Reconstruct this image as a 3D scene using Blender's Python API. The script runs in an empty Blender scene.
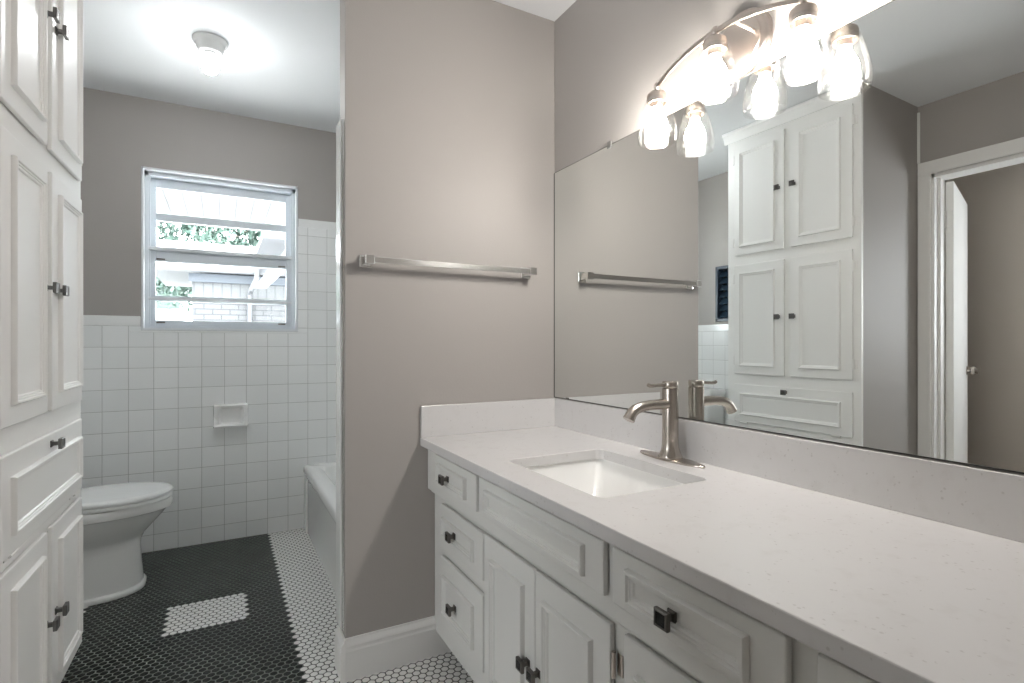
import bpy, bmesh, math, random
from mathutils import Vector, Matrix, Euler

# ------------------------------------------------------------------ camera, world, sun, exposure
SC = bpy.context.scene
COL = SC.collection
cam_data = bpy.data.cameras.new('camera')
cam = bpy.data.objects.new('camera', cam_data)
COL.objects.link(cam)
cam.location = (0.0, 0.0, 1.1254)
cam.rotation_euler = (math.radians(90), 0, -0.4987)
cam_data.sensor_width = 36.0
cam_data.lens = 533.43 / 1024 * 36.0
cam_data.shift_y = 1.3 / 1024
cam_data.clip_start = 0.02
SC.camera = cam

SC.view_settings.view_transform = 'Standard'
SC.view_settings.look = 'None'
SC.view_settings.gamma = 1.0
SC.view_settings.use_curve_mapping = False
SC.view_settings.exposure = 1.76
SC.cycles.use_denoising = True
SC.cycles.max_bounces = 14
SC.cycles.diffuse_bounces = 8
SC.cycles.glossy_bounces = 8
SC.cycles.transmission_bounces = 8
SC.cycles.transparent_max_bounces = 24
SC.cycles.sample_clamp_indirect = 12.0
SC.cycles.caustics_reflective = False
SC.cycles.caustics_refractive = False
SC.cycles.blur_glossy = 1.0

world = bpy.data.worlds.new('sky')
SC.world = world
world.use_nodes = True
_bg = world.node_tree.nodes['Background']
_bg.inputs['Color'].default_value = (0.93, 0.965, 1.0, 1)
_bg.inputs['Strength'].default_value = 8.2

sun_data = bpy.data.lights.new('sun', 'SUN')
sun_data.energy = 9.0
sun_data.angle = 0.02
sun_data.color = (1.0, 0.96, 0.9)
sun = bpy.data.objects.new('sun', sun_data)
COL.objects.link(sun)
sun.location = (9, 3, 9)
sun.rotation_euler = Vector((0.70, -0.005, 0.70)).to_track_quat('Z', 'Y').to_euler()

BULB_W = 97.0      # emission of the vanity bulbs
CEIL_BULB_W = 78.0

# daylight portals in the toilet room window and the added hall window: they give no light of their own, they only steer the sky sampling
def portal(name, loc, rot, sx, sy):
    d = bpy.data.lights.new(name, 'AREA'); d.shape = 'RECTANGLE'; d.size = sx; d.size_y = sy
    d.cycles.is_portal = True
    o = bpy.data.objects.new(name, d); COL.objects.link(o); o.location = loc; o.rotation_euler = rot
portal('window_portal', (0.0145, 3.61, 1.632), (math.radians(-90), 0, 0), 0.79, 0.88)
portal('hall_window_portal', (-2.36, 0.59, 1.465), (0, math.radians(-90), 0), 0.97, 0.54)

# ------------------------------------------------------------------ node helpers
class NT:
    def __init__(s, m):
        s.t = m.node_tree; s.n = s.t.nodes; s.l = s.t.links
    def new(s, kind, **kw):
        n = s.n.new(kind)
        for k, v in kw.items(): setattr(n, k, v)
        return n
    def put(s, sock, v):
        if isinstance(v, bpy.types.NodeSocket): s.l.new(v, sock)
        else: sock.default_value = v
    def math(s, op, a, b=0.0, c=None, clamp=False):
        n = s.new('ShaderNodeMath', operation=op, use_clamp=clamp)
        s.put(n.inputs[0], a); s.put(n.inputs[1], b)
        if c is not None: s.put(n.inputs[2], c)
        return n.outputs[0]
    def smooth(s, v, a, b, lo=0.0, hi=1.0):
        n = s.new('ShaderNodeMapRange', interpolation_type='SMOOTHSTEP')
        s.put(n.inputs['Value'], v)
        n.inputs['From Min'].default_value = a; n.inputs['From Max'].default_value = b
        n.inputs['To Min'].default_value = lo; n.inputs['To Max'].default_value = hi
        return n.outputs['Result']
    def mix(s, f, a, b):
        n = s.new('ShaderNodeMix', data_type='RGBA')
        s.put(n.inputs[0], f)
        s.put(n.inputs[6], a); s.put(n.inputs[7], b)
        return n.outputs[2]
    def noise(s, scale, detail=2.0, vec=None, rough=0.5):
        n = s.new('ShaderNodeTexNoise')
        n.inputs['Scale'].default_value = scale; n.inputs['Detail'].default_value = detail
        n.inputs['Roughness'].default_value = rough
        if vec is not None: s.l.new(vec, n.inputs['Vector'])
        return n.outputs['Fac']
    def pos(s):
        return s.new('ShaderNodeNewGeometry').outputs['Position']
    def sep(s, v):
        n = s.new('ShaderNodeSeparateXYZ'); s.l.new(v, n.inputs[0]); return n.outputs
    def bump(s, h, strength, dist):
        n = s.new('ShaderNodeBump')
        n.inputs['Strength'].default_value = strength; n.inputs['Distance'].default_value = dist
        s.put(n.inputs['Height'], h)
        return n.outputs['Normal']

def c3(r, g, b): return (r, g, b, 1.0)
def srgb(r, g, b):
    f = lambda v: ((v / 255 + 0.055) / 1.055) ** 2.4 if v / 255 > 0.04045 else v / 255 / 12.92
    return (f(r), f(g), f(b), 1.0)

def mat(name, color, rough=0.5, metal=0.0, spec=0.5, coat=0.0, bump=None, var=None):
    m = bpy.data.materials.new(name); m.use_nodes = True
    t = NT(m); p = t.n['Principled BSDF']
    p.inputs['Base Color'].default_value = color
    p.inputs['Roughness'].default_value = rough
    p.inputs['Metallic'].default_value = metal
    p.inputs['Specular IOR Level'].default_value = spec
    p.inputs['Coat Weight'].default_value = coat
    p.inputs['Coat Roughness'].default_value = 0.08
    if var:
        scale, amt = var
        f = t.noise(scale, 3.0, t.pos())
        dark = tuple(c * (1 - amt) for c in color[:3]) + (1,)
        t.l.new(t.mix(f, dark, color), p.inputs['Base Color'])
    if bump:
        scale, strength, dist = bump
        t.l.new(t.bump(t.noise(scale, 3.0, t.pos()), strength, dist), p.inputs['Normal'])
    return m

def tile_mat(name, axis, off_u, off_z, pitch_u, pitch_z, cap_z=None):
    m = bpy.data.materials.new(name); m.use_nodes = True
    t = NT(m); p = t.n['Principled BSDF']
    pos = t.pos()
    o = t.sep(pos)
    u = o[axis]; z = o[2]
    def edge(v, off, pitch):
        a = t.math('DIVIDE', t.math('SUBTRACT', v, off - 50 * pitch), pitch)
        fr = t.math('FRACT', a)
        return t.math('MULTIPLY', t.math('MINIMUM', fr, t.math('SUBTRACT', 1.0, fr)), pitch), t.math('FLOOR', a)
    eu, iu = edge(u, off_u, pitch_u)
    ez, iz = edge(z, off_z, pitch_z)
    d = t.math('MINIMUM', eu, ez)
    grout = t.smooth(d, 0.0007, 0.0016, 1.0, 0.0)
    pillow = t.smooth(d, 0.0, 0.0055, 0.0, 1.0)
    wn = t.new('ShaderNodeTexWhiteNoise', noise_dimensions='2D')
    cmb = t.new('ShaderNodeCombineXYZ'); t.l.new(iu, cmb.inputs[0]); t.l.new(iz, cmb.inputs[1])
    t.l.new(cmb.outputs[0], wn.inputs['Vector'])
    col = t.mix(wn.outputs['Value'], c3(0.87, 0.88, 0.875), c3(0.92, 0.925, 0.92))
    t.l.new(t.mix(grout, col, c3(0.46, 0.46, 0.445)), p.inputs['Base Color'])
    t.l.new(t.smooth(d, 0.0007, 0.002, 0.7, 0.16), p.inputs['Roughness'])
    t.l.new(t.bump(t.math('ADD', pillow, t.math('MULTIPLY', t.noise(14, 2, pos), 0.5)), 0.35, 0.0018), p.inputs['Normal'])
    return m

HEX_W = 0.0267
def hex_floor_mat():
    m = bpy.data.materials.new('hex_mosaic'); m.use_nodes = True
    t = NT(m); p = t.n['Principled BSDF']
    w = HEX_W; h2 = w * math.sqrt(3)
    pos = t.pos(); o = t.sep(pos)
    X = t.math('ADD', o[0], w * 400 + 0.004); Y = t.math('ADD', o[1], h2 * 400 + 0.006)
    def cell(dx, dy):
        a = t.math('SUBTRACT', t.math('MODULO', t.math('ADD', X, dx), w), w / 2)
        b = t.math('SUBTRACT', t.math('MODULO', t.math('ADD', Y, dy), h2), h2 / 2)
        return a, b, t.math('ADD', t.math('MULTIPLY', a, a), t.math('MULTIPLY', b, b))
    ax, ay, al = cell(0, 0); bx, by, bl = cell(w / 2, h2 / 2)
    sel = t.math('LESS_THAN', al, bl)
    def pick(a, b): return t.math('ADD', t.math('MULTIPLY', a, sel), t.math('MULTIPLY', b, t.math('SUBTRACT', 1.0, sel)))
    lx, ly = pick(ax, bx), pick(ay, by)
    cx = t.math('SUBTRACT', o[0], lx); cy = t.math('SUBTRACT', o[1], ly)
    fx, fy = t.math('ABSOLUTE', lx), t.math('ABSOLUTE', ly)
    hd = t.math('MAXIMUM', fx, t.math('ADD', t.math('MULTIPLY', fx, 0.5), t.math('MULTIPLY', fy, 0.8660254)))
    rd = t.math('SQRT', t.math('ADD', t.math('MULTIPLY', lx, lx), t.math('MULTIPLY', ly, ly)))
    d = t.math('ADD', t.math('MULTIPLY', hd, 0.7), t.math('MULTIPLY', rd, 0.27))     # slightly rounded hexagons
    tile = t.smooth(d, 0.0107, 0.0117, 1.0, 0.0)
    def box(x0, x1, y0, y1):
        r = t.math('MULTIPLY', t.math('GREATER_THAN', cx, x0), t.math('LESS_THAN', cx, x1))
        r = t.math('MULTIPLY', r, t.math('GREATER_THAN', cy, y0))
        return t.math('MULTIPLY', r, t.math('LESS_THAN', cy, y1))
    dark = box(-2.0, 0.247, 1.62, 5.0)
    for r in ((-0.197, 0.098, 2.437, 2.683), (-0.80, -0.503, 2.785, 3.03)):
        dark = t.math('MULTIPLY', dark, t.math('SUBTRACT', 1.0, box(*r)))
    wn = t.new('ShaderNodeTexWhiteNoise', noise_dimensions='2D')
    cmb = t.new('ShaderNodeCombineXYZ')
    t.l.new(t.math('MULTIPLY', cx, 37.0), cmb.inputs[0]); t.l.new(t.math('MULTIPLY', cy, 41.0), cmb.inputs[1])
    t.l.new(cmb.outputs[0], wn.inputs['Vector'])
    white = t.mix(wn.outputs['Value'], c3(0.84, 0.835, 0.81), c3(0.92, 0.915, 0.895))
    black = t.mix(wn.outputs['Value'], c3(0.004, 0.007, 0.0055), c3(0.010, 0.015, 0.012))
    col = t.mix(dark, white, black)
    gr = t.mix(dark, c3(0.12, 0.125, 0.115), c3(0.25, 0.285, 0.25))
    gr = t.mix(t.noise(9, 3, pos), gr, c3(0.07, 0.075, 0.068))
    t.l.new(t.mix(tile, gr, col), p.inputs['Base Color'])
    t.l.new(t.smooth(d, 0.0109, 0.0120, 0.26, 0.75), p.inputs['Roughness'])
    t.l.new(t.bump(t.smooth(d, 0.0095, 0.0122, 1.0, 0.0), 0.5, 0.0012), p.inputs['Normal'])
    p.inputs['Specular IOR Level'].default_value = 0.28
    return m

def quartz_mat():
    m = bpy.data.materials.new('quartz'); m.use_nodes = True
    t = NT(m); p = t.n['Principled BSDF']
    pos = t.pos()
    v = t.new('ShaderNodeTexVoronoi', feature='F1'); v.inputs['Scale'].default_value = 105; t.l.new(pos, v.inputs['Vector'])
    sel = t.math('GREATER_THAN', t.noise(60, 2, pos), 0.60)
    flakes = t.math('MULTIPLY', t.smooth(v.outputs['Distance'], 0.16, 0.34, 1.0, 0.0), sel)
    vein = t.smooth(t.noise(22, 4, pos, 0.65), 0.52, 0.72, 0.0, 0.35)
    col = t.mix(vein, c3(0.665, 0.655, 0.65), c3(0.59, 0.572, 0.56))
    t.l.new(t.mix(t.math('MULTIPLY', flakes, 0.32), col, c3(0.33, 0.30, 0.28)), p.inputs['Base Color'])
    p.inputs['Roughness'].default_value = 0.16
    return m

def glass_mat(name, tint, refl=0.06, bump=None, rough=0.02, haze=0.0, edge=0.35):
    """thin clear glass: lets light straight through, mirrors a little at its surface"""
    m = bpy.data.materials.new(name); m.use_nodes = True
    t = NT(m); out = t.n['Material Output']; t.n.remove(t.n['Principled BSDF'])
    tr = t.new('ShaderNodeBsdfTransparent'); tr.inputs['Color'].default_value = tint
    gl = t.new('ShaderNodeBsdfGlossy'); gl.inputs['Roughness'].default_value = rough
    lw = t.new('ShaderNodeLayerWeight'); lw.inputs['Blend'].default_value = 0.25
    f = t.math('ADD', t.math('MULTIPLY', lw.outputs['Facing'], edge), refl, clamp=True)
    if bump:
        nrm = t.bump(t.noise(bump[0], 2, t.pos()), bump[1], bump[2])
        t.l.new(nrm, gl.inputs['Normal']); t.l.new(nrm, lw.inputs['Normal'])
    mx = t.new('ShaderNodeMixShader')
    t.l.new(f, mx.inputs[0]); t.l.new(tr.outputs[0], mx.inputs[1]); t.l.new(gl.outputs[0], mx.inputs[2])
    res = mx.outputs[0]
    if haze:
        tl = t.new('ShaderNodeBsdfTranslucent'); tl.inputs['Color'].default_value = (0.9, 0.9, 0.9, 1)
        mx2 = t.new('ShaderNodeMixShader'); mx2.inputs[0].default_value = haze
        if bump:
            t.l.new(t.math('MULTIPLY', t.smooth(t.noise(bump[0] * 1.6, 1, t.pos()), 0.55, 0.7), haze * 2.5), mx2.inputs[0])
        t.l.new(res, mx2.inputs[1]); t.l.new(tl.outputs[0], mx2.inputs[2]); res = mx2.outputs[0]
    t.l.new(res, out.inputs['Surface'])
    return m

def emit_mat(name, color, strength):
    m = bpy.data.materials.new(name); m.use_nodes = True
    t = NT(m); out = t.n['Material Output']; t.n.remove(t.n['Principled BSDF'])
    e = t.new('ShaderNodeEmission'); e.inputs['Color'].default_value = color; e.inputs['Strength'].default_value = strength
    t.l.new(e.outputs[0], out.inputs['Surface'])
    return m

def brick_mat(name, c1, c2, mortar):
    m = bpy.data.materials.new(name); m.use_nodes = True
    t = NT(m); p = t.n['Principled BSDF']
    o = t.sep(t.pos()); cmb = t.new('ShaderNodeCombineXYZ')
    t.l.new(o[0], cmb.inputs[0]); t.l.new(o[2], cmb.inputs[1])
    b = t.new('ShaderNodeTexBrick'); t.l.new(cmb.outputs[0], b.inputs['Vector'])
    b.inputs['Color1'].default_value = c1; b.inputs['Color2'].default_value = c2; b.inputs['Mortar'].default_value = mortar
    b.inputs['Scale'].default_value = 1.0; b.inputs['Mortar Size'].default_value = 0.012
    b.inputs['Brick Width'].default_value = 0.30; b.inputs['Row Height'].default_value = 0.105
    t.l.new(b.outputs['Color'], p.inputs['Base Color']); p.inputs['Roughness'].default_value = 0.9
    return m

def stripes_mat(name, axis, pitch, width, base, groove, off=0.0):
    m = bpy.data.materials.new(name); m.use_nodes = True
    t = NT(m); p = t.n['Principled BSDF']
    o = t.sep(t.pos())
    fr = t.math('MULTIPLY', t.math('FRACT', t.math('DIVIDE', t.math('ADD', o[axis], 50 * pitch + off), pitch)), pitch)
    g = t.smooth(fr, width * 0.6, width, 1.0, 0.0)
    t.l.new(t.mix(g, base, groove), p.inputs['Base Color']); p.inputs['Roughness'].default_value = 0.7
    t.l.new(t.bump(g, -0.6, 0.006), p.inputs['Normal'])
    return m

def brushed_mat(name, color, rough):
    return mat(name, color, rough, 1.0)

M = {}
M['wall'] = mat('taupe_wall_paint', c3(0.405, 0.380, 0.358), 0.55, bump=(170, 0.22, 0.0016), spec=0.35)
M['wall_hall'] = mat('hall_wall_paint', c3(0.60, 0.545, 0.485), 0.6, bump=(120, 0.12, 0.0012), spec=0.3)
M['ceiling'] = mat('ceiling_paint', c3(0.79, 0.80, 0.815), 0.7, bump=(90, 0.15, 0.002), spec=0.25)
M['trim'] = mat('white_gloss_trim', c3(0.85, 0.84, 0.82), 0.45)
M['cab'] = mat('white_gloss_cabinet_paint', c3(0.86, 0.855, 0.84), 0.40)
M['van'] = mat('pale_grey_vanity_paint', c3(0.71, 0.71, 0.685), 0.36)
M['floor'] = hex_floor_mat()
M['tile_x'] = tile_mat('white_wall_tile', 0, 0.0145, 0.090, 0.1120, 0.1125)
M['tile_y'] = tile_mat('white_side_tile', 1, 0.02, 0.090, 0.1120, 0.1125)
M['tile_cap'] = mat('white_tile_cap', c3(0.88, 0.885, 0.875), 0.16, bump=(14, 0.1, 0.001))
M['quartz'] = quartz_mat()
M['porcelain'] = mat('porcelain', c3(0.88, 0.88, 0.87), 0.07, spec=0.55)
M['porcelain_warm'] = mat('sink_porcelain', c3(0.88, 0.88, 0.865), 0.09, spec=0.5)
M['tub'] = mat('tub_enamel', c3(0.88, 0.885, 0.875), 0.08, spec=0.55, var=(3, 0.06))
M['plastic'] = mat('seat_plastic', c3(0.88, 0.885, 0.88), 0.2)
M['chrome'] = mat('chrome', c3(0.88, 0.88, 0.87), 0.16, 1.0)
M['nickel'] = brushed_mat('brushed_nickel', c3(0.50, 0.455, 0.41), 0.27)
M['nickel_light'] = brushed_mat('satin_nickel', c3(0.62, 0.55, 0.50), 0.30)
M['knob'] = mat('dark_nickel_knob', c3(0.16, 0.15, 0.14), 0.28, 1.0)
M['knob_face'] = mat('black_knob_face', c3(0.02, 0.02, 0.019), 0.22, 0.6)
M['knob_bright'] = mat('pewter_knob', c3(0.19, 0.185, 0.18), 0.3, 1.0)
M['mirror'] = mat('mirror_silver', c3(0.90, 0.925, 0.915), 0.0, 1.0)
M['dark'] = mat('toe_kick_shade', c3(0.03, 0.028, 0.025), 0.7)  # toe kicks coloured near black for the shade under the cabinets
M['black_rubber'] = mat('black_seal', c3(0.02, 0.02, 0.02), 0.5)
M['mirror_edge'] = mat('mirror_edge', c3(0.05, 0.05, 0.045), 0.35)
M['shade_glass'] = glass_mat('seeded_glass', c3(0.96, 0.96, 0.955), 0.012, bump=(110, 0.4, 0.003), haze=0.006, edge=0.2)
M['pane'] = glass_mat('window_glass', c3(0.97, 0.985, 0.98), 0.02)
M['clip'] = glass_mat('clear_plastic', c3(0.95, 0.95, 0.94), 0.08, haze=0.35)
M['bulb'] = emit_mat('lit_bulb', c3(1.0, 0.955, 0.905), BULB_W)
M['bulb_neck'] = emit_mat('glowing_bulb_neck', c3(1.0, 0.955, 0.905), BULB_W * 0.18)
M['ceil_neck'] = emit_mat('glowing_ceiling_bulb_neck', c3(0.95, 0.98, 1.0), CEIL_BULB_W * 0.02)
M['ceil_bulb'] = emit_mat('lit_ceiling_bulb', c3(0.95, 0.98, 1.0), CEIL_BULB_W)
M['alu'] = mat('painted_window_sash', c3(0.68, 0.72, 0.76), 0.4, spec=0.5)
M['alu_white'] = mat('white_window_jamb', c3(0.74, 0.76, 0.78), 0.35)
M['dark_alu'] = mat('dark_blue_window_metal', c3(0.03, 0.045, 0.07), 0.35)
M['louvre'] = mat('louvre_glass', c3(0.035, 0.06, 0.09), 0.12, spec=0.7)
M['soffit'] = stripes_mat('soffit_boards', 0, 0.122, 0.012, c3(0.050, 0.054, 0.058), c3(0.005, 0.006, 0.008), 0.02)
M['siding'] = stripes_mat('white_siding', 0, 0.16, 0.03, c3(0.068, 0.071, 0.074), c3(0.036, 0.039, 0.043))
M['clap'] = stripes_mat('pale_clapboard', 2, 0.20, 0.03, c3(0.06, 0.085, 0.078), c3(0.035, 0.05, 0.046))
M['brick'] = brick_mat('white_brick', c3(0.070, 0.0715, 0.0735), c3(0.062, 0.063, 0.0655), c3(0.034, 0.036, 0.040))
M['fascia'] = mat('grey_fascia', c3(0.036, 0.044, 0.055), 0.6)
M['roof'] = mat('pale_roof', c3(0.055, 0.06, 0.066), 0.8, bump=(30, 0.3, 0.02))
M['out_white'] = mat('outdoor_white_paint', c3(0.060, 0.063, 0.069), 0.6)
M['concrete'] = mat('pale_concrete', c3(0.74, 0.735, 0.72), 0.9, var=(2, 0.15))
M['bark'] = mat('bark', c3(0.20, 0.17, 0.14), 0.9, bump=(20, 0.6, 0.02))
M['leaf'] = mat('leaf_green', c3(0.032, 0.066, 0.050), 0.6, var=(2.5, 0.4))
M['hall_floor'] = mat('hall_carpet', c3(0.25, 0.22, 0.19), 0.95, bump=(200, 0.5, 0.004))

# ------------------------------------------------------------------ mesh helpers
class MB:
    def __init__(s): s.bm = bmesh.new()
    def box(s, x0, y0, z0, x1, y1, z1, bev=0.0, seg=2):
        t = bmesh.new()
        bmesh.ops.create_cube(t, size=1.0)
        for v in t.verts:
            v.co = Vector(((x0 + x1) / 2 + v.co.x * (x1 - x0), (y0 + y1) / 2 + v.co.y * (y1 - y0), (z0 + z1) / 2 + v.co.z * (z1 - z0)))
        if bev > 0:
            bmesh.ops.bevel(t, geom=list(t.edges), offset=bev, segments=seg, affect='EDGES', profile=0.5)
        s.absorb(t); return s
    def absorb(s, t):
        tmp = bpy.data.meshes.new('tmp'); t.to_mesh(tmp); t.free()
        s.bm.from_mesh(tmp); bpy.data.meshes.remove(tmp)
    def loops(s, rings, cap0=True, cap1=True, closed=True):
        """skin successive closed rings of equal vertex count"""
        vs = [[s.bm.verts.new(p) for p in r] for r in rings]
        n = len(vs[0])
        for a, b in zip(vs, vs[1:]):
            for i in range(n if closed else n - 1):
                j = (i + 1) % n
                try: s.bm.faces.new((a[i], a[j], b[j], b[i]))
                except ValueError: pass
        if cap0: s.bm.faces.new(vs[0])
        if cap1: s.bm.faces.new(vs[-1])
        return s
    def lathe(s, prof, center, axis='z', seg=32, cap0=True, cap1=True):
        cx, cy, cz = center
        rings = []
        for r, h in prof:
            ring = []
            for i in range(seg):
                a = 2 * math.pi * i / seg
                u, v = r * math.cos(a), r * math.sin(a)
                if axis == 'z': ring.append((cx + u, cy + v, cz + h))
                elif axis == 'x': ring.append((cx + h, cy + u, cz + v))
                else: ring.append((cx + u, cy + h, cz + v))
            rings.append(ring)
        return s.loops(rings, cap0, cap1)
    def tube(s, path, radii, seg=14, flat=None):
        """round tube along a path; flat=(a,b) gives an elliptic section instead"""
        P = [Vector(p) for p in path]
        if not isinstance(radii, (list, tuple)): radii = [radii] * len(P)
        rings = []; up = Vector((0, 0, 1))
        for i, p in enumerate(P):
            d = (P[min(i + 1, len(P) - 1)] - P[max(i - 1, 0)]).normalized()
            ref = up if abs(d.z) < 0.95 else Vector((0, 1, 0))
            side = d.cross(ref).normalized(); nn = side.cross(d).normalized()
            ring = []
            for k in range(seg):
                a = 2 * math.pi * k / seg
                ring.append(tuple(p + side * math.cos(a) * radii[i] * (flat[0] if flat else 1) + nn * math.sin(a) * radii[i] * (flat[1] if flat else 1)))
            rings.append(ring)
        return s.loops(rings)
    def strip(s, path, w, h, nside):
        """rectangular bar along a path; w along nside(i), h along the other normal"""
        P = [Vector(p) for p in path]; rings = []
        for i, p in enumerate(P):
            d = (P[min(i + 1, len(P) - 1)] - P[max(i - 1, 0)]).normalized()
            a = Vector(nside); a = (a - d * a.dot(d)).normalized(); b = d.cross(a).normalized()
            c = min(w, h) * 0.3
            ring = []
            for (u, v) in ((-w/2+c, -h/2), (w/2-c, -h/2), (w/2, -h/2+c), (w/2, h/2-c), (w/2-c, h/2), (-w/2+c, h/2), (-w/2, h/2-c), (-w/2, -h/2+c)):
                ring.append(tuple(p + a * u + b * v))
            rings.append(ring)
        return s.loops(rings)
    def moulding(s, mp, s0, z0, s1, z1, prof):
        """rectangular ring of moulding; prof = [(inset, height), ...], mp maps (s, height, z) to the world"""
        rings = []
        for o, n in prof:
            rings.append([mp(s0 + o, n, z0 + o), mp(s1 - o, n, z0 + o), mp(s1 - o, n, z1 - o), mp(s0 + o, n, z1 - o)])
        return s.loops(rings, False, False)
    def build(s, name, material, parent=None, smooth=None, bevel=None):
        bmesh.ops.recalc_face_normals(s.bm, faces=s.bm.faces[:])
        base = world_loc(parent) if parent else Vector((0, 0, 0))
        # origin of the mesh: middle of its footprint
        vs = s.bm.verts
        lo = Vector((min(v.co.x for v in vs), min(v.co.y for v in vs), min(v.co.z for v in vs)))
        hi = Vector((max(v.co.x for v in vs), max(v.co.y for v in vs), max(v.co.z for v in vs)))
        org = Vector(((lo.x + hi.x) / 2, (lo.y + hi.y) / 2, lo.z))
        for v in vs: v.co -= org
        me = bpy.data.meshes.new(name); s.bm.to_mesh(me); s.bm.free()
        for mm in (material if isinstance(material, (list, tuple)) else [material]): me.materials.append(mm)
        o = bpy.data.objects.new(name, me); COL.objects.link(o)
        o.location = org - base
        if parent: o.parent = parent
        WLOC[o] = org
        if smooth is not None:
            for f in me.polygons: f.use_smooth = True
            ang = math.radians(smooth)
            bm = bmesh.new(); bm.from_mesh(me)
            for e in bm.edges:
                e.smooth = (len(e.link_faces) == 2 and e.calc_face_angle(0) < ang)
            bm.to_mesh(me); bm.free()
        if bevel:
            b = o.modifiers.new('bevel', 'BEVEL'); b.width = bevel; b.segments = 2; b.limit_method = 'ANGLE'; b.angle_limit = math.radians(40)
        return o
WLOC = {}
def world_loc(o): return WLOC[o]

def thing(name, loc, label, cat, group=None):
    o = bpy.data.objects.new(name, None); COL.objects.link(o)
    o.location = loc; WLOC[o] = Vector(loc); o.empty_display_size = 0.1
    tag(o, label, cat, group)
    return o
def tag(o, label, cat, group=None):
    o['label'] = label; o['category'] = cat
    if group: o['group'] = group
    return o
def struct(o, label=None, cat='structure'):
    o['kind'] = 'structure'
    o['category'] = cat
    if label: o['label'] = label
    return o
def rr(x0, y0, x1, y1, r, n=6):
    pts = []
    for cx, cy, a0 in ((x1 - r, y1 - r, 0), (x0 + r, y1 - r, 90), (x0 + r, y0 + r, 180), (x1 - r, y0 + r, 270)):
        for i in range(n + 1):
            a = math.radians(a0 + 90 * i / n)
            pts.append((cx + r * math.cos(a), cy + r * math.sin(a)))
    return pts
def lvl(pts, z): return [(x, y, z) for x, y in pts]

# ------------------------------------------------------------------ room constants
XR, XL = 1.197, -1.026         # mirror wall, door wall
YP0, YP1 = 1.831, 1.920        # partition
YB = 3.463                     # window wall
YN = -0.62                     # wall behind the camera
H = 2.44
XH, YH = -2.25, -1.7            # hall walls
XL2 = XL - 0.115

# ------------------------------------------------------------------ structure
struct(MB().box(XH - 0.1, YH - 0.1, -0.1, XR + 0.1, YB + 0.14, 0).build('floor', M['floor']),
       'white and black hexagon mosaic tile floor', 'floor')
struct(MB().box(XH - 0.1, YH - 0.1, H, XR + 0.1, YB + 0.14, H + 0.1).build('ceiling', M['ceiling']),
       'smooth white painted ceiling', 'ceiling')
struct(MB().box(XR, YN - 0.1, 0, XR + 0.1, YB + 0.14, H).build('wall_right', M['wall']), 'taupe wall behind the mirror', 'wall')
struct(MB().box(XL2, YN - 0.1, 0, XR, YN, H).build('wall_near', M['wall']), 'taupe wall at the near end of the vanity', 'wall')
struct(MB().box(0.362, YP0, 0, XR, YP1, H, 0.004).build('wall_partition', M['wall']), 'taupe partition wall carrying the towel bar', 'wall')

# window wall with its opening, tile wainscot as a part
WX0, WX1, WZ0, WZ1 = -0.378, 0.407, 1.193, 2.072
m = MB()
YB2 = YB + 0.14
m.box(XL, YB, 0, WX0, YB2, H); m.box(WX1, YB, 0, XR, YB2, H)
m.box(WX0, YB, 0, WX1, YB2, WZ0); m.box(WX0, YB, WZ1, WX1, YB2, H)
wb = struct(m.build('wall_back', M['wall']), 'taupe wall with the window over white tile', 'wall')
TZ, TZ2 = 1.215, 1.828          # tile field tops, below the caps
ty0, ty1 = YB - 0.009, YB
m = MB()
m.box(XL + 0.009, ty0, 0, WX0, ty1, TZ); m.box(WX0, ty0, 0, WX1, ty1, WZ0 - 0.012); m.box(WX1, ty0, 0, XR - 0.009, ty1, TZ2)
m.build('wall_tiles', M['tile_x'], wb)
m = MB()
m.box(XL + 0.009, ty0 - 0.002, TZ, WX0 - 0.002, ty1, 1.268, 0.003)
m.box(WX1 + 0.002, ty0 - 0.002, TZ2, XR - 0.009, ty1, 1.878, 0.003)
m.box(WX0 - 0.05, ty0 - 0.002, WZ0 - 0.012, WX1 + 0.05, ty1, WZ0 - 0.001, 0.003)
m.build('tile_cap', M['tile_cap'], wb)

# left wall with the doorway to the hall; the toilet room side is tiled
DY0, DY1, DZ = 0.69, 1.463, 2.045
V2Y0, V2Y1, V2Z0, V2Z1 = 2.50, 2.915, 1.29, 1.72
m = MB()
m.box(XL2, YN, 0, XL, DY0, H); m.box(XL2, DY0, DZ, XL, DY1, H); m.box(XL2, DY1, 0, XL, V2Y0, H)
m.box(XL2, V2Y0, 0, XL, V2Y1, V2Z0); m.box(XL2, V2Y0, V2Z1, XL, V2Y1, H); m.box(XL2, V2Y1, 0, XL, YB2, H)
wl = struct(m.build('wall_left', M['wall']), 'taupe wall with the white cased doorway', 'wall')
MB().box(XL, 2.32, 0, XL + 0.009, YB, TZ).build('wall_tiles', M['tile_y'], wl)
MB().box(XL, 2.32, TZ, XL + 0.011, YB - 0.011, 1.268, 0.003).build('tile_cap', M['tile_cap'], wl)

# tub alcove tile on the partition's back and the right wall, and its bright edge on the partition's end
o = struct(MB().box(0.362, YP1, 0, XR, YP1 + 0.010, 1.878).build('wall_alcove', M['tile_x']), 'white tile on the tub side of the partition', 'wall')
o = struct(MB().box(XR - 0.009, YP1 + 0.010, 0, XR, YB, 1.878).build('wall_alcove_side', M['tile_y']), 'white tile along the far side of the tub', 'wall')
tr = struct(MB().box(0.350, 1.850, 0.160, 0.362, 1.925, 1.880, 0.003).build('trim_1', M['tile_cap']), 'tall glossy tile edge on the end of the partition', 'trim')
MB().box(0.3545, 1.838, 0.160, 0.3625, 1.8495, 1.872, 0.002).build('metal_strip', M['chrome'], tr)

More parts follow.
